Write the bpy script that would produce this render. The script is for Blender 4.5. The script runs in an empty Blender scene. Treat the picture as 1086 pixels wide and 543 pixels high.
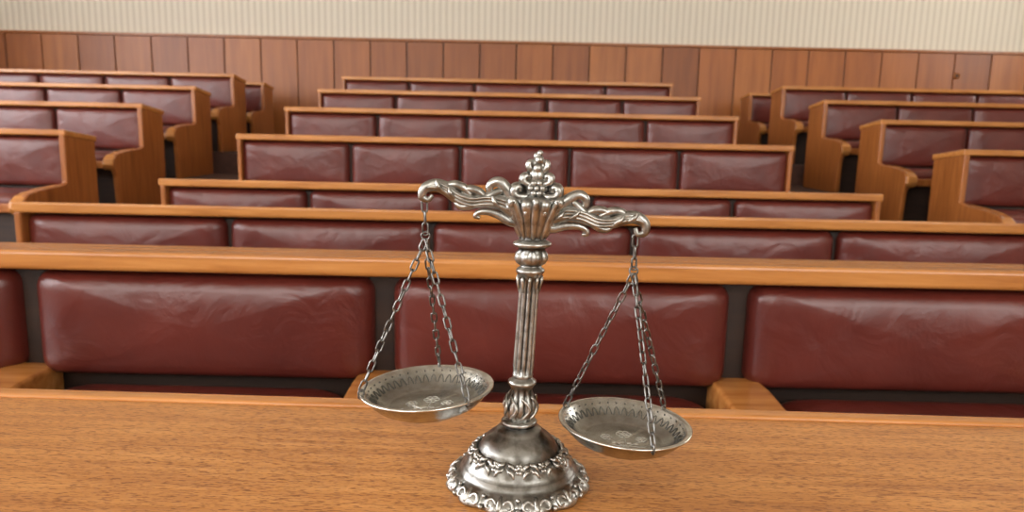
import bpy, math, random
from mathutils import Vector, Matrix
random.seed(4)
scene = bpy.context.scene
scene.view_settings.view_transform = 'Standard'
COL = scene.collection

# ------------------------------------------------------------------ materials
def new_mat(name):
    m = bpy.data.materials.new(name); m.use_nodes = True
    nt = m.node_tree; nt.nodes.clear()
    out = nt.nodes.new('ShaderNodeOutputMaterial')
    b = nt.nodes.new('ShaderNodeBsdfPrincipled')
    nt.links.new(b.outputs[0], out.inputs[0])
    return m, nt, b
def N(nt, t, **kw):
    n = nt.nodes.new(t)
    for k, v in kw.items(): setattr(n, k, v)
    return n
def mapped(nt, scale, rot=(0,0,0), coord='Object'):
    tc = N(nt,'ShaderNodeTexCoord'); mp = N(nt,'ShaderNodeMapping')
    mp.inputs['Scale'].default_value = scale; mp.inputs['Rotation'].default_value = rot
    nt.links.new(tc.outputs[coord], mp.inputs[0]); return mp
def ramp(nt, fac, stops):
    r = N(nt,'ShaderNodeValToRGB'); e = r.color_ramp.elements
    while len(e) < len(stops): e.new(0.5)
    for i,(p,c) in enumerate(stops):
        e[i].position = p; e[i].color = (*c,1)
    nt.links.new(fac, r.inputs[0]); return r
def mult(nt,a,b_):
    mx = N(nt,'ShaderNodeMix', data_type='RGBA', blend_type='MULTIPLY'); mx.inputs[0].default_value=1
    nt.links.new(a, mx.inputs[6]); nt.links.new(b_, mx.inputs[7]); return mx.outputs[2]
def planks(nt,width,offset,lo):
    tc = N(nt,'ShaderNodeTexCoord'); sp = N(nt,'ShaderNodeSeparateXYZ'); nt.links.new(tc.outputs['Object'], sp.inputs[0])
    a = N(nt,'ShaderNodeMath', operation='SUBTRACT'); a.inputs[1].default_value=offset; nt.links.new(sp.outputs[0], a.inputs[0])
    d = N(nt,'ShaderNodeMath', operation='DIVIDE'); d.inputs[1].default_value=width; nt.links.new(a.outputs[0], d.inputs[0])
    f = N(nt,'ShaderNodeMath', operation='FLOOR'); nt.links.new(d.outputs[0], f.inputs[0])
    wn = N(nt,'ShaderNodeTexWhiteNoise', noise_dimensions='1D'); nt.links.new(f.outputs[0], wn.inputs['W'])
    return ramp(nt, wn.outputs['Value'], [(0,(lo,lo*.98,lo*.95)),(1,(1,1,1))]).outputs[0]
def wood(name, dark, mid, light, scale, rough=0.35, bump=0.05, fleck=None, rot=(0,0,0), pl=None):
    m, nt, b = new_mat(name)
    mp = mapped(nt, scale, rot)
    n1 = N(nt,'ShaderNodeTexNoise'); n1.inputs['Scale'].default_value=1.0
    n1.inputs['Detail'].default_value=6; n1.inputs['Roughness'].default_value=.6; n1.inputs['Distortion'].default_value=.4
    nt.links.new(mp.outputs[0], n1.inputs['Vector'])
    r = ramp(nt, n1.outputs[0], [(.3,dark),(.5,mid),(.72,light)])
    col = r.outputs[0]
    if fleck:
        mp2 = mapped(nt, fleck, rot)
        n2 = N(nt,'ShaderNodeTexNoise'); n2.inputs['Scale'].default_value=1; n2.inputs['Detail'].default_value=2
        nt.links.new(mp2.outputs[0], n2.inputs['Vector'])
        r2 = ramp(nt, n2.outputs[0], [(.36,(.46,.35,.28)),(.48,(1,1,1)),(1,(1.0,1,1))])
        col = mult(nt,col,r2.outputs[0])
    if pl: col = mult(nt,col,planks(nt,*pl))
    nt.links.new(col, b.inputs['Base Color'])
    b.inputs['Roughness'].default_value = rough
    bp = N(nt,'ShaderNodeBump'); bp.inputs['Strength'].default_value=bump; bp.inputs['Distance'].default_value=.002
    nt.links.new(n1.outputs[0], bp.inputs['Height']); nt.links.new(bp.outputs[0], b.inputs['Normal'])
    return m
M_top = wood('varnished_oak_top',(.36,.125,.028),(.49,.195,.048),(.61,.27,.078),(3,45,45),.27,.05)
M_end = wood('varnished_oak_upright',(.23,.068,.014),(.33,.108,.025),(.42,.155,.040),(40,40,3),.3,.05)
M_table = wood('oak_table_top',(.45,.175,.045),(.58,.25,.068),(.69,.325,.098),(6,80,80),.34,.2,fleck=(140,900,900),rot=(0,0,math.radians(-10)),pl=(.62,-.13,.86))
M_dark = wood('dark_wood',(.018,.008,.005),(.028,.012,.006),(.04,.017,.008),(4,30,30),.6,.05)

def leather():
    m, nt, b = new_mat('burgundy_leather')
    mp = mapped(nt,(1,1,1))
    n = N(nt,'ShaderNodeTexNoise'); n.inputs['Scale'].default_value=5; n.inputs['Detail'].default_value=4
    nt.links.new(mp.outputs[0], n.inputs['Vector'])
    r = ramp(nt, n.outputs[0], [(.3,(.090,.0145,.010)),(.7,(.138,.025,.017))])
    nt.links.new(r.outputs[0], b.inputs['Base Color'])
    b.inputs['Roughness'].default_value=.33
    b.inputs['Specular IOR Level'].default_value=.58
    v = N(nt,'ShaderNodeTexVoronoi'); v.inputs['Scale'].default_value=420
    nt.links.new(mp.outputs[0], v.inputs['Vector'])
    n2 = N(nt,'ShaderNodeTexNoise'); n2.inputs['Scale'].default_value=10; n2.inputs['Detail'].default_value=4; n2.inputs['Distortion'].default_value=1.0
    nt.links.new(mp.outputs[0], n2.inputs['Vector'])
    b1 = N(nt,'ShaderNodeBump'); b1.inputs['Strength'].default_value=.12; b1.inputs['Distance'].default_value=.0006
    nt.links.new(v.outputs['Distance'], b1.inputs['Height'])
    b2 = N(nt,'ShaderNodeBump'); b2.inputs['Strength'].default_value=.38; b2.inputs['Distance'].default_value=.012
    nt.links.new(n2.outputs[0], b2.inputs['Height']); nt.links.new(b1.outputs[0], b2.inputs['Normal'])
    nt.links.new(b2.outputs[0], b.inputs['Normal'])
    return m
M_leather = leather()

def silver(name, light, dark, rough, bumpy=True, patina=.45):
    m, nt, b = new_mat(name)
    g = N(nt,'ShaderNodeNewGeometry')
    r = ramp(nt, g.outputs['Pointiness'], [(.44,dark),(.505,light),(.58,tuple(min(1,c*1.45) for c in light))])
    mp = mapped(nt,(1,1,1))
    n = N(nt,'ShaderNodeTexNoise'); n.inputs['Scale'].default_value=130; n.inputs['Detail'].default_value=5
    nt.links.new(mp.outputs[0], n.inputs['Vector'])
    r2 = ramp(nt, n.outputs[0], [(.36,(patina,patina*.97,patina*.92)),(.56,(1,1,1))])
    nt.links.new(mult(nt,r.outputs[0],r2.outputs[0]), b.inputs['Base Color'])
    b.inputs['Metallic'].default_value=1; b.inputs['Roughness'].default_value=rough
    if bumpy:
        bp=N(nt,'ShaderNodeBump'); bp.inputs['Strength'].default_value=.2; bp.inputs['Distance'].default_value=.0006
        nt.links.new(n.outputs[0], bp.inputs['Height']); nt.links.new(bp.outputs[0], b.inputs['Normal'])
    return m
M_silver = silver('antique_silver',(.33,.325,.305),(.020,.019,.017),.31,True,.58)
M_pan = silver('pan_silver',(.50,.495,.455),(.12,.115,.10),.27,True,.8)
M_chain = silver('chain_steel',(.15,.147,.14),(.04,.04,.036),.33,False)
M_engr,_nt,_b = new_mat('engraving'); _b.inputs['Base Color'].default_value=(.70,.69,.64,1); _b.inputs['Metallic'].default_value=1; _b.inputs['Roughness'].default_value=.4
M_engd,_nt,_b = new_mat('engraving_dark'); _b.inputs['Base Color'].default_value=(.12,.115,.10,1); _b.inputs['Metallic'].default_value=1; _b.inputs['Roughness'].default_value=.5

def wall_paper():
    m, nt, b = new_mat('ribbed_cream_wallcovering')
    mp = mapped(nt,(1,1,1))
    w = N(nt,'ShaderNodeTexWave', wave_type='BANDS', bands_direction='X')
    w.inputs['Scale'].default_value=4.0; w.inputs['Distortion'].default_value=0
    nt.links.new(mp.outputs[0], w.inputs['Vector'])
    r = ramp(nt, w.outputs['Fac'], [(.0,(.56,.50,.40)),(.4,(.67,.61,.50)),(1,(.70,.64,.53))])
    nt.links.new(r.outputs[0], b.inputs['Base Color']); b.inputs['Roughness'].default_value=.8
    bp=N(nt,'ShaderNodeBump'); bp.inputs['Strength'].default_value=.2; bp.inputs['Distance'].default_value=.02
    nt.links.new(w.outputs['Fac'], bp.inputs['Height']); nt.links.new(bp.outputs[0], b.inputs['Normal'])
    return m
M_wall = wall_paper()
def wainscot():
    m, nt, b = new_mat('wainscot_panels')
    tc = N(nt,'ShaderNodeTexCoord'); sp = N(nt,'ShaderNodeSeparateXYZ'); nt.links.new(tc.outputs['Object'], sp.inputs[0])
    d = N(nt,'ShaderNodeMath', operation='DIVIDE'); d.inputs[1].default_value=.45; nt.links.new(sp.outputs[0], d.inputs[0])
    f = N(nt,'ShaderNodeMath', operation='FLOOR'); nt.links.new(d.outputs[0], f.inputs[0])
    wn = N(nt,'ShaderNodeTexWhiteNoise', noise_dimensions='1D'); nt.links.new(f.outputs[0], wn.inputs['W'])
    r0 = ramp(nt, wn.outputs['Value'], [(0,(.28,.082,.016)),(.5,(.35,.108,.022)),(1,(.41,.14,.031))])
    mp = mapped(nt,(14,14,1.2))
    n = N(nt,'ShaderNodeTexNoise'); n.inputs['Scale'].default_value=1; n.inputs['Detail'].default_value=5
    nt.links.new(mp.outputs[0], n.inputs['Vector'])
    r = ramp(nt, n.outputs[0], [(.3,(.72,.66,.62)),(.65,(1,1,1))])
    nt.links.new(mult(nt,r0.outputs[0],r.outputs[0]), b.inputs['Base Color']); b.inputs['Roughness'].default_value=.4
    return m
M_wains = wainscot()
def plain(name,c,rough=.8,noise=.1):
    m, nt, b = new_mat(name)
    mp = mapped(nt,(1,1,1)); n=N(nt,'ShaderNodeTexNoise'); n.inputs['Scale'].default_value=30; n.inputs['Detail'].default_value=4
    nt.links.new(mp.outputs[0], n.inputs['Vector'])
    r=ramp(nt,n.outputs[0],[(.3,tuple(x*(1-noise) for x in c)),(.7,c)])
    nt.links.new(r.outputs[0], b.inputs['Base Color']); b.inputs['Roughness'].default_value=rough
    return m
M_carpet = plain('brown_carpet',(.09,.038,.026),.9,.3)
M_plaster = plain('cream_plaster',(.60,.54,.45),.85,.04)
M_frame = plain('white_window_frame',(.75,.74,.70),.5,.03)
def glow(name,c,s):
    m=bpy.data.materials.new(name); m.use_nodes=True; nt=m.node_tree; nt.nodes.clear()
    o=nt.nodes.new('ShaderNodeOutputMaterial'); e=nt.nodes.new('ShaderNodeEmission')
    e.inputs[0].default_value=(*c,1); e.inputs[1].default_value=s; nt.links.new(e.outputs[0],o.inputs[0]); return m
M_day = glow('daylight_pane',(.97,.97,1.0),16.5)
M_day2 = glow('daylight_pane_warm',(1.0,.975,.93),9.5)

# ------------------------------------------------------------------ mesh builder
class MB:
    def __init__(s): s.v=[]; s.f=[]; s.m=[]; s.s=[]
    def add(s, vs, fs, mat=0, smooth=False):
        o=len(s.v); s.v+= [tuple(v) for v in vs]
        for f in fs: s.f.append([i+o for i in f]); s.m.append(mat); s.s.append(smooth)
    def box(s,x0,x1,y0,y1,z0,z1,mat=0,dz=0.0):
        vs=[(x0,y0,z0),(x1,y0,z0),(x1,y1,z0-dz),(x0,y1,z0-dz),(x0,y0,z1),(x1,y0,z1),(x1,y1,z1-dz),(x0,y1,z1-dz)]
        s.add(vs,[(0,3,2,1),(4,5,6,7),(0,1,5,4),(1,2,6,5),(2,3,7,6),(3,0,4,7)],mat)
    def prism_yz(s,x0,x1,pts,mat=0):
        n=len(pts)
        vs=[(x0,y,z) for y,z in pts]+[(x1,y,z) for y,z in pts]
        fs=[tuple(range(n))[::-1],tuple(range(n,2*n))]+[(i,(i+1)%n,n+(i+1)%n,n+i) for i in range(n)]
        s.add(vs,fs,mat)
    def pillow(s,cx,cy,cz,w,h,t,mode,rad=.03,mat=0,puff=.012):
        out=[]
        for (sx,sy,a0) in [(1,1,0),(-1,1,90),(-1,-1,180),(1,-1,270)]:
            for k in range(7):
                a=math.radians(a0+15*k); out.append((sx*(w/2-rad)+rad*math.cos(a), sy*(h/2-rad)+rad*math.sin(a)))
        n=len(out); S=[.25,.5,.7,.82,.9,.95,.98,.995,1.0]
        vs=[]
        def P(a,b,dep):
            if mode=='front': return (cx+a, cy-dep, cz+b)
            return (cx+a, cy+b, cz+dep)
        vs.append(P(0,0,t+puff))
        for q in S:
            dep=t*(max(0,1-q**14))**.5+puff*(1-q*q)
            for a,b in out: vs.append(P(a*q,b*q,dep))
        for a,b in out: vs.append(P(a,b,-.01))
        fs=[(0,1+i,1+(i+1)%n) for i in range(n)]
        for r in range(len(S)):
            o=1+r*n
            fs+=[(o+i,o+n+i,o+n+(i+1)%n,o+(i+1)%n) for i in range(n)]
        s.add(vs,fs,mat,True)
    def lathe(s,prof,seg=64,mat=0,c=(0,0,0),xf=None,sx=1,sy=1):
        vs=[]
        for p in prof:
            r,h=p[0],p[1]; amp=p[2] if len(p)>2 else 0; fr=p[3] if len(p)>3 else 1
            for k in range(seg):
                a=2*math.pi*k/seg; rr=r*(1+amp*(abs(math.sin(fr*a/2))*2-1))
                v=Vector((c[0]+rr*math.cos(a)*sx,c[1]+rr*math.sin(a)*sy,c[2]+h)); vs.append(xf(v) if xf else v)
        fs=[]
        for i in range(len(prof)-1):
            for k in range(seg):
                k2=(k+1)%seg; fs.append((i*seg+k,i*seg+k2,(i+1)*seg+k2,(i+1)*seg+k))
        s.add(vs,fs,mat,True)
    def tube(s,path,radii,seg=8,mat=0,closed=False,xf=None,flat=1.0):
        P=[Vector(p) for p in path]; n=len(P)
        if not hasattr(radii,'__len__'): radii=[radii]*n
        T=[]
        for i in range(n):
            if closed: t=P[(i+1)%n]-P[i-1]
            else: t=P[min(i+1,n-1)]-P[max(i-1,0)]
            T.append(t.normalized())
        ref=Vector((0,1,0))
        if abs(T[0].dot(ref))>.9: ref=Vector((1,0,0))
        vs=[]
        for i in range(n):
            u=(ref-T[i]*ref.dot(T[i]))
            if u.length<1e-5: u=Vector((0,0,1))
            u.normalize(); ref=u; w=T[i].cross(u)
            for k in range(seg):
                a=2*math.pi*k/seg
                v=P[i]+radii[i]*(u*math.cos(a)*flat+w*math.sin(a)); vs.append(xf(v) if xf else v)
        fs=[]; m=n if closed else n-1
        for i in range(m):
            j=(i+1)%n
            for k in range(seg):
                k2=(k+1)%seg; fs.append((i*seg+k,j*seg+k,j*seg+k2,i*seg+k2))
        if not closed:
            fs.append(tuple(range(seg))); fs.append(tuple(range((n-1)*seg,n*seg))[::-1])
        s.add(vs,fs,mat,True)
    def ball(s,c,r,mat=0,seg=12,rings=8,sc=(1,1,1),xf=None):
        prof=[(max(1e-5,r*math.sin(math.pi*i/rings)), -r*math.cos(math.pi*i/rings)*sc[2]) for i in range(rings+1)]
        s.lathe(prof,seg,mat,c,xf,sc[0],sc[1])
    def obj(s,name,mats,parent=None,loc=(0,0,0),bevel=0):
        me=bpy.data.meshes.new(name); me.from_pydata(s.v,[],s.f)
        for m in mats: me.materials.append(m)
        for p,mi,sm in zip(me.polygons,s.m,s.s): p.material_index=mi; p.use_smooth=sm
        me.validate(); me.update()
        import bmesh
        bm=bmesh.new(); bm.from_mesh(me); bmesh.ops.recalc_face_normals(bm,faces=bm.faces); bm.to_mesh(me); bm.free()
        o=bpy.data.objects.new(name,me); COL.objects.link(o); o.location=loc
        if parent: o.parent=parent
        if bevel:
            b=o.modifiers.new('bevel','BEVEL'); b.width=bevel; b.segments=3; b.limit_method='ANGLE'; b.angle_limit=math.radians(50)
        return o
def empty(name,loc=(0,0,0)):
    e=bpy.data.objects.new(name,None); COL.objects.link(e); e.location=loc; e.empty_display_size=.1; return e
def smooth_path(pts,sub=6):
    P=[Vector(p) for p in pts]; out=[]
    for i in range(len(P)-1):
        p0=P[max(i-1,0)];p1=P[i];p2=P[i+1];p3=P[min(i+2,len(P)-1)]
        for k in range(sub):
            t=k/sub
            out.append(.5*((2*p1)+(p2-p0)*t+(2*p0-5*p1+4*p2-p3)*t*t+(3*p1-p0-3*p2+p3)*t**3))
    out.append(P[-1]); return out
def lerp_list(vals,n):
    o=[]
    for i in range(n):
        t=i/(n-1)*(len(vals)-1); k=min(int(t),len(vals)-2); o.append(vals[k]+(vals[k+1]-vals[k])*(t-k))
    return o

# ------------------------------------------------------------------ room
X0,X1,YB,YF,ZC=-7.6,7.6,9.3,-5.0,5.2
STEP=.19
ROWY=[1.29+1.02*i for i in range(8)]
def floor_z(n): return 0 if n<=3 else STEP*min(n-3,4)
b=MB(); b.box(X0,X1,YF,YB,-.1,0); b.obj('floor',[M_carpet])
b=MB()
for n in range(4,8):
    b.box(X0,X1,ROWY[n-1]-.62,YB,floor_z(n)-STEP,floor_z(n))
b.obj('floor_steps',[M_carpet])
b=MB(); b.box(X0-.1,X1+.1,YB,YB+.15,-.1,ZC); b.obj('wall_back',[M_wall])
b=MB(); WT=2.08
b.box(X0,X1,YB-.02,YB,.76,WT,1)
k=-17
while k<17:
    x=k*.45; b.box(max(X0,x+.007),min(X1,x+.443),YB-.045,YB-.02,.76,WT,0); k+=1
b.obj('trim_wainscot',[M_wains,M_dark],bevel=.004)
b=MB(); b.box(X0,X1,YB-.075,YB,WT,WT+.03,0); b.obj('trim_wainscot_cap',[M_end],bevel=.008)
b=MB(); b.box(X0,X1,YB-.07,YB-.045,.76,.9,0); b.obj('baseboard_back',[M_end],bevel=.005)
for (nm,xx) in (('wall_left',X0-.15),('wall_right',X1)):
    b=MB(); b.box(xx,xx+.15,YF,YB,-.1,ZC); b.obj(nm,[M_plaster])
b=MB(); b.box(X0-.15,X1+.15,YF-.15,YF,-.1,ZC); b.obj('wall_front',[M_plaster])
b=MB(); b.box(X0-.15,X1+.15,YF-.15,YB+.15,ZC,ZC+.12); b.obj('ceiling',[M_plaster])
# small round outlet on the wainscot
b=MB()
b.tube([(5.44,YB-.045,1.81),(5.44,YB-.058,1.81)],[.042,.038],24,0)
b.tube([(5.44,YB-.058,1.81),(5.44,YB-.061,1.81)],[.022,.018],24,1)
b.obj('wall_socket',[M_end,M_dark])
wi=1
def window(axis,a0,a1,z0,z1,pos,inward,mat):
    global wi
    e=empty(f'window_{wi}'); wi+=1
    p=MB(); f=MB(); d=.012*inward
    def bx(m,u0,u1,z_0,z_1,d0,d1):
        d0,d1=min(d0,d1),max(d0,d1)
        if axis=='x': m.box(pos+d0,pos+d1,u0,u1,z_0,z_1)
        else: m.box(u0,u1,pos+d0,pos+d1,z_0,z_1)
    bx(p,a0,a1,z0,z1,0,d)
    t=.07
    for (u0,u1,q0,q1) in [(a0-t,a0,z0-t,z1+t),(a1,a1+t,z0-t,z1+t),(a0-t,a1+t,z1,z1+t),(a0-t,a1+t,z0-t,z0),((a0+a1)/2-.03,(a0+a1)/2+.03,z0,z1),(a0,a1,z0+(z1-z0)*.7,z0+(z1-z0)*.7+.05)]:
        bx(f,u0,u1,q0,q1,0,.06*inward)
    p.obj('pane',[mat],e); f.obj('frame',[M_frame],e)
for y in (-3.2,-.2,2.8):
    window('x',y,y+1.9,1.3,4.3,X0,1,M_day)
window('x',5.2,7.1,1.9,4.4,X1,-1,M_day2)  # added glowing window, unseen, to brighten the right wainscot and bench rows
for x in (-6.2,-3.1,1.6,4.6):
    window('y',x,x+1.8,1.5,4.5,YF,1,M_day2)

# ------------------------------------------------------------------ benches
P_=.65
def bench(cx,row,ztop,ns,drop,gap,depth=.30,ew=.034,hw=.036):
    yp=ROWY[row-1]; fz=floor_z(row); W=ns*P_
    e=empty('courtroom_bench',(cx,yp,fz)); T=ztop-fz
    w=MB(); x0,x1=-W/2,W/2
    dz=.04*(depth/.3)
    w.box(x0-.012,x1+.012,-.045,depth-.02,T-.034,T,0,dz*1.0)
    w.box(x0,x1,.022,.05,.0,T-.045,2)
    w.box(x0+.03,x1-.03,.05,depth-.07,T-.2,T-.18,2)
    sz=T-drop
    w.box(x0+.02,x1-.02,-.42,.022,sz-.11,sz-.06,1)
    w.box(x0+.04,x1-.04,-.34,-.31,0,sz-.11,2)
    for i in range(ns+1):
        x=x0+i*P_
        if i==0: x+=hw
        if i==ns: x-=hw
        pts=[(.022,sz+.016),(-.06,sz+.020),(-.22,sz+.012),(-.34,sz-.002),(-.41,sz-.018),(-.455,sz-.045),(-.465,sz-.085),(-.44,sz-.115),(-.38,sz-.125),(.022,sz-.13)]
        w.prism_yz(x-hw,x+hw,pts,0)
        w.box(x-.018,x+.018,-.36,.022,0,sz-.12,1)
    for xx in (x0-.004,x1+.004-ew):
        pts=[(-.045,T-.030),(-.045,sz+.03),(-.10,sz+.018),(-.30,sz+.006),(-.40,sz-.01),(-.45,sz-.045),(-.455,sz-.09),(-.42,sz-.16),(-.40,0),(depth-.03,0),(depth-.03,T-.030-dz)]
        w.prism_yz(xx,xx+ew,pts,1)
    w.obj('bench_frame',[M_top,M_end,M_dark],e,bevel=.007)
    c=MB(); ph=drop-.048
    for i in range(ns):
        x=x0+(i+.5)*P_
        c.pillow(x,.02,T-.044-ph/2,P_-gap,ph,.045,'front',rad=.028,puff=.012)
        c.pillow(x,-.20,sz-.05,P_-2*hw-.012,.42,.04,'up',rad=.06,puff=.012)
    c.obj('leather_pads',[M_leather],e)
    return e
ZT=[.781,.755,.764,.962,1.152,1.336,1.517,1.505]
for n in range(1,8):
    bench(.092-.029*(n-1), n, ZT[n-1], 5, .24 if n==1 else .30, .036 if n==1 else .014, ew=.022, hw=.046 if n==1 else .036)
for n in range(4,9):
    half=2.5*P_
    bench(-(2.64+.05*(n-4))-half, n, ZT[n-1], 5, .34, .014)
    bench(2.64+half, n, ZT[n-1], 5, .34, .014)

# ------------------------------------------------------------------ front table
TZ=.704
te=empty('courtroom_table',(0,.76,0)); te.rotation_euler=(0,0,math.radians(-1.2))
w=MB()
w.box(-1.7,1.7,-.95,-.016,TZ-.03,TZ,0)
w.obj('table_top',[M_table],te,bevel=.002)
w=MB()
w.box(-1.7,1.7,-.016,.004,TZ-.04,TZ+.0035,0)
w.obj('edge_nosing',[M_top],te,bevel=.003)
w=MB()
w.box(-1.62,1.62,-.06,-.035,.0,TZ-.03,1)
for x in (-1.62,1.58): w.box(x,x+.04,-.9,-.06,0,TZ-.03,1)
w.obj('table_base',[M_top,M_end],te,bevel=.004)

# ------------------------------------------------------------------ scales of justice
SX,SY=.009,.585
sc=empty('scales_of_justice',(SX,SY,TZ))
def lean(v):
    v=Vector(v)
    if v.z>.05: v.x+=(v.z-.05)*.046
    return v
s=MB()
s.lathe([(.0001,0),(.056,0),(.0590,.0015,.04,12),(.0595,.004,.045,12),(.0570,.008,.04,12),(.0530,.0115,.025,12),(.0505,.0130),(.0485,.0150),(.0475,.0178),(.0462,.0185),(.0450,.0215),
 (.0435,.0235),(.0415,.0262,.02,18),(.0385,.0290,.03,18),(.0355,.0310,.02,18),(.0338,.0325),(.0320,.0360),(.0290,.0405),(.0250,.0442),(.0210,.0468),(.0198,.0485),(.0183,.050),(.0145,.0515),(.0125,.053),(.0145,.0545),(.0152,.056),(.0140,.0575),(.0100,.059)],144,0)
def surf(a,q):
    prof=[(.0600,.0015),(.0590,.0055),(.0560,.0098),(.0515,.0135)]
    t=max(0,min(.999,q))*3; k=int(t); f=t-k
    r=prof[k][0]+(prof[k+1][0]-prof[k][0])*f; h=prof[k][1]+(prof[k+1][1]-prof[k][1])*f
    return (r*math.cos(a),r*math.sin(a),h)
for i in range(12):
    a=2*math.pi*i/12
    for sg in (-1,1):
        pts=[]
        for k in range(18):
            t=k/17*5.6; rr=.0052*(1-.72*k/17)
            pts.append(surf(a+sg*(.0072+rr*math.cos(t))/.057, .45+rr*math.sin(t)/.0135))
        s.tube(pts,lerp_list([.0012,.0018,.0016,.0011],18),6,0)
    s.ball(surf(a,.25),.0024,0,8,6); s.ball(surf(a,.8),.0019,0,8,6)
    aa=a+math.pi/12
    pts=[surf(aa,.05+.3*k) for k in range(4)]; s.tube(pts,[.0022,.0030,.0022,.0012],8,0)
def gs(a,q):
    r=.0445-.0110*q; h=.0225+.0105*math.sin(q*math.pi/2)
    return Vector((r*math.cos(a),r*math.sin(a),h+.0004))
for i in range(36):
    a=2*math.pi*i/36+random.uniform(-.04,.04)
    kind=i%3
    if kind==0:
        for k in range(6):
            t=2*math.pi*k/6; s.ball(gs(a+.055*math.cos(t),.5+.2*math.sin(t)),.0019,0,8,5)
        s.ball(gs(a,.5)+Vector((0,0,.0008)),.0019,0,8,5)
    else:
        sg=1 if kind==1 else -1
        for o in (0,.32):
            pts=[gs(a+sg*.16*(t/6-.5),.05+o+.55*t/6+.10*math.sin(t)) for t in range(7)]
            s.tube(pts,[.0006,.0016,.0022,.0021,.0017,.0011,.0006],6,0)
s.lathe([(.0098,.058),(.0112,.061,.06,10),(.0125,.067,.10,10),(.0122,.073,.10,10),(.0100,.079,.08,10),(.0085,.084,.04,10),(.0100,.0875),(.0118,.0895),(.0118,.0915),(.0095,.093),(.0082,.0945)],80,0,xf=lean)
for i in range(8):
    a=2*math.pi*i/8
    pts=[]
    for k in range(12):
        t=k/11; ang=a+.55*math.sin(t*math.pi*1.0)
        r=.0118+.0022*math.sin(t*math.pi)
        pts.append((r*math.cos(ang),r*math.sin(ang),.0605+.019*t))
    s.tube(pts,lerp_list([.0012,.0019,.0010],12),6,0,xf=lean)
prof=[(.0080,.0945),(.0088,.097)]
for i in range(13):
    t=i/12; prof.append((.0080-.0007*t+.0010*max(0,t-.8)*2.5,.098+.080*t,.14 if 0<i<12 else .03,10))
prof+=[(.0088,.180),(.0100,.182),(.0112,.184),(.0118,.1855),(.0112,.187),(.0090,.1885),(.0085,.190)]
s.lathe(prof,100,0,xf=lean)
for i in range(10):
    a=2*math.pi*(i+.5)/10
    pts=[(.0085*math.cos(a),.0085*math.sin(a),.168),(.0093*math.cos(a),.0093*math.sin(a),.173),(.0100*math.cos(a),.0100*math.sin(a),.178),(.0106*math.cos(a),.0106*math.sin(a),.181)]
    s.tube(pts,[.0006,.0013,.0017,.0010],6,0,xf=lean)
s.lathe([(.0085,.190),(.0108,.192,.05,8),(.0122,.196,.09,8),(.0115,.200,.08,8),(.0095,.203),(.0105,.2045),(.0138,.206),(.0145,.2075),(.0138,.209),(.0105,.2105),(.0092,.212),
 (.0098,.2150,.08,8),(.0110,.219,.14,8),(.0128,.225,.18,8),(.0150,.231,.18,8),(.0172,.237,.2,8),(.0180,.241,.22,8),(.0165,.244,.2,8),(.011,.2465,.1,8),(.0075,.248),(.0065,.251)],96,0,xf=lean,sx=1.1,sy=.9)
for i in range(8):
    a=2*math.pi*i/8
    pts=[]
    for (r,h) in [(.0095,.212),(.0125,.219),(.0150,.227),(.0190,.2355),(.0235,.2425),(.0265,.2435),(.0272,.2400),(.0248,.2385)]:
        pts.append((r*math.cos(a)*1.02,r*math.sin(a)*.78,h))
    pp=smooth_path(pts,4); s.tube(pp,lerp_list([.0012,.0026,.0034,.0033,.0030,.0022,.0012],len(pp)),8,0,xf=lean,flat=1.25)
    a+=math.pi/8; pts=[]
    for (r,h) in [(.0100,.214),(.0125,.221),(.0145,.228),(.0165,.2335),(.0190,.2350),(.0192,.2320)]:
        pts.append((r*math.cos(a)*1.02,r*math.sin(a)*.85,h))
    pp=smooth_path(pts,4); s.tube(pp,lerp_list([.0010,.0020,.0024,.0020,.0012],len(pp)),8,0,xf=lean)
# crest: paired scrolls, rosette and knotted bud
def scroll(cx,cz,r0,turn,start,sg,rad,y=0,steps=22):
    pts=[]
    for k in range(steps):
        t=k/(steps-1); a=start+turn*t; r=r0*(1-.78*t)
        pts.append((sg*(cx+r*math.cos(a)),y,cz+r*math.sin(a)))
    return pts
for sg in (-1,1):
    for yy,rs in ((-.0055,.9),(.0055,.9),(0,1.15)):
        p0=[(sg*.003,yy*.6,.2470),(sg*.009,yy,.2460)]
        pp=p0+scroll(.0140,.2512,.0058*rs,4.6,-math.pi*.55,sg,0,yy)
        s.tube(pp,lerp_list([.0028,.0036,.0036,.0030,.0020],len(pp)),8,0,xf=lean)
        pp=[(sg*.002,yy*.5,.2555),(sg*.005,yy*.8,.2560)]+scroll(.0080,.2605,.0045*rs,4.6,-math.pi*.55,sg,0,yy*.8)
        s.tube(pp,lerp_list([.0024,.0031,.0030,.0026,.0018],len(pp)),8,0,xf=lean)
    s.ball((sg*.0132,0,.2515),.0042,0,12,8,(1,1.5,1),lean)
    s.ball((sg*.0075,0,.2610),.0036,0,12,8,(1,1.5,1),lean)
    s.tube(smooth_path([(sg*.001,0,.2650),(sg*.0058,-.001,.2675),(sg*.0072,-.001,.2715),(sg*.0054,-.001,.2735),(sg*.0042,-.001,.2712)],4),lerp_list([.0024,.0033,.0028,.0016],17),8,0,xf=lean)
for yy in (-.0088,.0088):
    for k in range(6):
        t=2*math.pi*k/6; s.ball((.0046*math.cos(t),yy,.2530+.0046*math.sin(t)),.0027,0,10,6,(1,.8,1),lean)
    s.ball((0,yy*1.12,.2530),.0024,0,10,6,(1,1,1),lean)
s.ball((0,0,.253),.0100,0,14,10,(1,.9,1),lean)
s.ball((0,0,.2625),.0068,0,14,10,(1,1,1.2),lean)
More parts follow.
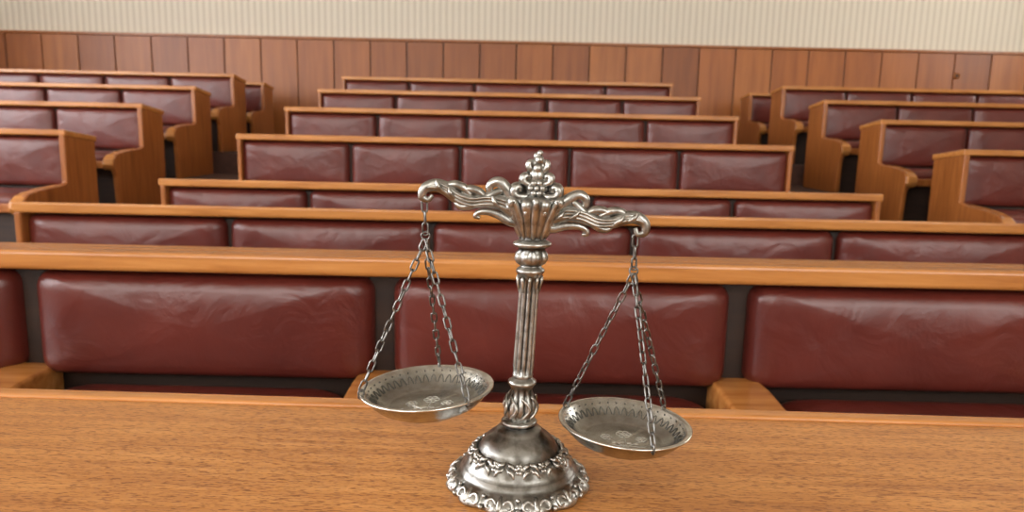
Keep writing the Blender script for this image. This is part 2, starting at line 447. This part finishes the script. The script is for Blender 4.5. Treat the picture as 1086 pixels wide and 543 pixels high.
for (x,y,z,r) in ((0,-.003,.2685,.0042),(.0032,.001,.2705,.0038),(-.0030,.001,.2720,.0037),(.001,-.002,.2750,.0036),(-.0010,.001,.2780,.0031),(.001,0,.2804,.0024),(0,.003,.2690,.0042)):
    s.ball((x,y,z),r,0,10,8,(1,1,1.15),lean)
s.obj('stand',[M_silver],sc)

# beam
BH=.236; TI=math.radians(8.0)
def beamxf(v):
    x,z=v.x,v.z
    X=x*math.cos(TI)+z*math.sin(TI); Z=-x*math.sin(TI)+z*math.cos(TI)
    return lean(Vector((X,v.y,Z+BH)))
k_=1/1330
s=MB()
def px(l): return [(x*k_,y*k_,z*k_) for x,y,z in l]
for sg in (-1,1):
    def q(l): return [(x*sg,y,z) for x,y,z in px(l)]
    pp=smooth_path(q([(8,0,-10),(22,0,-5),(36,0,1),(52,0,1),(68,0,-3),(84,0,-1),(98,0,6),(110,0,8),(120,0,3),(122,0,-6),(115,0,-9),(111,0,-3)]),6)
    s.tube(pp,lerp_list([.0068,.0070,.0066,.0060,.0054,.0054,.0056,.0052,.0042,.0034,.0024,.0016],len(pp)),12,0,xf=beamxf,flat=.75)
    pp=smooth_path(q([(12,0,-2),(24,0,6),(34,0,16),(43,0,22),(51,0,19),(52,0,12),(46,0,10),(43,0,14)]),5)
    s.tube(pp,lerp_list([.0046,.0052,.0048,.0042,.0034,.0026,.0016],len(pp)),10,0,xf=beamxf,flat=.9)
    pp=smooth_path(q([(38,0,14),(48,0,8),(58,0,0),(68,0,-7),(78,0,-10),(84,0,-7),(80,0,-4)]),5)
    s.tube(pp,lerp_list([.0030,.0040,.0042,.0034,.0026,.0014],len(pp)),10,0,xf=beamxf,flat=1.1)
    pp=smooth_path(q([(8,0,-16),(22,0,-18),(36,0,-13),(48,0,-11),(58,0,-13),(61,0,-18),(56,0,-19)]),5)
    s.tube(pp,lerp_list([.0044,.0040,.0034,.0028,.0022,.0014],len(pp)),10,0,xf=beamxf,flat=.9)
    for (o,zz) in ((60,1),(78,3)):
        pp=smooth_path(q([(o-8,0,zz),(o+2,0,zz+7),(o+12,0,zz+9),(o+19,0,zz+6),(o+16,0,zz+2)]),5)
        s.tube(pp,lerp_list([.0022,.0036,.0034,.0026,.0014],len(pp)),8,0,xf=beamxf)
    for yy in (-4.4,4.4):
        for off in (3.4,0,-3.6):
            pp=smooth_path(q([(16,yy*1.45,-6+off),(36,yy*1.35,1+off),(52,yy*1.25,1+off),(68,yy*1.1,-3+off),(84,yy*1.05,-1+off*.9),(98,yy*1.05,6+off*.8),(110,yy*1.0,8+off*.5),(117,yy*.9,4)]),5)
            s.tube(pp,lerp_list([.0013,.0016,.0015,.0014,.0008],len(pp)),6,0,xf=beamxf)
        for c0 in (28,44,92,106):
            zc={28:-3,44:1,92:3,106:8}[c0]
            pp=smooth_path(q([(c0-6,yy*1.5,zc-5),(c0,yy*1.75,zc),(c0+3,yy*1.5,zc+6)]),4)
            s.tube(pp,lerp_list([.0010,.0024,.0010],len(pp)),6,0,xf=beamxf)
s.ball((0,0,-.002),.0100,0,20,12,(1,1.15,1.1),beamxf)
for i in range(8):
    a=2*math.pi*i/8
    for sy in (-1,1):
        s.ball((.0062*math.cos(a),sy*.0085,.0062*math.sin(a)),.0030,0,8,6,(1,1,1),beamxf)
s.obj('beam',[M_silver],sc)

# pans + chains
def link(m,c,d,nrm,L,Wd,r):
    d=d.normalized(); n=(nrm-d*nrm.dot(d)).normalized()
    pts=[]; hr=Wd/2-r; hl=L/2-r-hr
    for k in range(7):
        a=math.pi*k/6; pts.append(c+d*(hl+hr*math.sin(a))+n*(hr*math.cos(a)))
    for k in range(7):
        a=math.pi+math.pi*k/6; pts.append(c+d*(-hl+hr*math.sin(a))+n*(hr*math.cos(a)))
    m.tube(pts,r,6,0,closed=True)
def chain(m,a,b_,pitch=.0092,L=.0121,Wd=.0062,r=.00085,ph=0):
    a=Vector(a); b_=Vector(b_); D=b_-a; n=max(1,round(D.length/pitch)); ref=Vector((.3,-1,.2)).normalized()
    for i in range(n):
        t=(i+.5)/n; c=a+D*t; d=D.normalized()
        side=d.cross(ref).normalized()
        ang=(math.pi/2 if (i+ph)%2 else 0)+random.uniform(-.35,.35)
        nr=side*math.cos(ang)+d.cross(side)*math.sin(ang)
        link(m,c,d,nr,L*(D.length/n/pitch),Wd,r)
def pan(cx,ch,tilt,angs,junc,hook,name):
    e=empty('pan_'+name,(0,0,0)); e.parent=sc
    c=Vector((cx,0,ch)); R=Matrix.Rotation(tilt,4,'Y')
    xf=lambda v: c+R@Vector(v)
    m=MB()
    m.lathe([(.0001,-.0152),(.020,-.0152),(.0320,-.0152),(.0335,-.0145),(.0370,-.0136),(.0425,-.0105),(.0475,-.0055),(.0512,-.0002),(.0530,.0009),(.0555,.0012),(.0563,.0006),(.0562,-.0006),(.0545,-.0014),(.0525,-.0024),(.0490,-.0075),(.0435,-.0130),(.0375,-.0162),(.0330,-.0174),(.0320,-.0190),(.0300,-.0190),(.0001,-.0178)],96,0,xf=xf)
    for i in range(40):
        a=2*math.pi*i/40; pts=[]
        for k in range(7):
            t=k/6; aa=a+(t-.5)*.12; r=.0425+.0050*math.sin(math.pi*t); h=-.0105+(r-.0425)*1.0+.0003
            pts.append((r*math.cos(aa),r*math.sin(aa),h))
        m.tube(pts,.00042,5,2,xf=xf)
        m.ball((.0497*math.cos(a),.0497*math.sin(a),-.0023),.0008,2,6,4,(1,1,1),xf)
    FZ=-.0150
    def fl(x,y,r):
        for i in range(6):
            a=2*math.pi*i/6; pts=[]
            for k in range(8):
                t=2*math.pi*k/8; pts.append((x+r*.62*math.cos(a)+r*.36*math.cos(t),y+r*.62*math.sin(a)+r*.36*math.sin(t),FZ))
            m.tube(pts,.00033,5,1,closed=True,xf=xf)
        m.ball((x,y,FZ-.0002),r*.28,1,8,6,(1,1,.4),xf)
    fl(.002,.010,.0070); fl(-.014,.002,.0052); fl(.016,.001,.0052)
    for pts in ([(.0,-.020,0),(.001,-.008,0),(.002,.003,0)],[(.0,-.018,0),(-.006,-.009,0),(-.013,-.003,0)],[(.0,-.018,0),(.007,-.010,0),(.015,-.004,0)],
                [(.0,-.014,0),(.012,-.015,0),(.020,-.011,0)],[(.0,-.014,0),(-.012,-.015,0),(-.021,-.010,0)]):
        pp=[(p.x,p.y,FZ) for p in smooth_path(pts,5)]
        m.tube(pp,.00035,5,1,xf=xf)
        x,y,_=pts[1]
        for sg in (-1,1):
            m.ball((x+sg*.0028,y+.001,FZ-.0002),.0018,1,8,5,(1.3,.6,.2),xf)
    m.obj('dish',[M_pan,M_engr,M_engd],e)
    ch_=MB(); J=Vector(junc); H=Vector(hook)
    chain(ch_,H,J,.0086,.0112,.0060,.0009)
    link(ch_,J+Vector((0,0,-.001)),Vector((0,0,1)),Vector((1,0,0)),.0085,.0085,.0009)
    for j,a in enumerate(angs):
        a=math.radians(a)
        p=xf((.0545*math.cos(a),.0545*math.sin(a),.0035))
        chain(ch_,J+Vector((0,0,-.004)),p,ph=j)
        q_=xf((.0545*math.cos(a),.0545*math.sin(a),.0005))
        link(ch_,q_,Vector((0,0,1)),Vector((math.cos(a),math.sin(a),0)),.0095,.0062,.0008)
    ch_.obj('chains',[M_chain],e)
lx=-.0715-SX; rx=.0997-SX
pan(-.069-SX,.084,math.radians(-3.5),(195,312,85),(lx+.001,0,.213),(lx,0,.241),'left_arm')
pan(.0985-SX,.0565,math.radians(3.0),(152,285,42),(rx,0,.188),(rx,0,.2165),'right_arm')

# ------------------------------------------------------------------ light
w=bpy.data.worlds.new('world'); scene.world=w; w.use_nodes=True
w.node_tree.nodes['Background'].inputs[0].default_value=(.8,.88,1,1); w.node_tree.nodes['Background'].inputs[1].default_value=.5

# ------------------------------------------------------------------ camera
cam=bpy.data.cameras.new('camera'); co=bpy.data.objects.new('camera',cam); COL.objects.link(co)
cam.sensor_fit='HORIZONTAL'; cam.sensor_width=36; cam.lens=36*772/1086
cam.clip_start=.02
co.matrix_world=Matrix.Translation((0,0,1.0))@Matrix.Rotation(math.radians(90-9.6),4,'X')@Matrix.Rotation(math.radians(1.25),4,'Z')
cam.dof.use_dof=True; cam.dof.focus_distance=.60; cam.dof.aperture_fstop=10
scene.camera=co
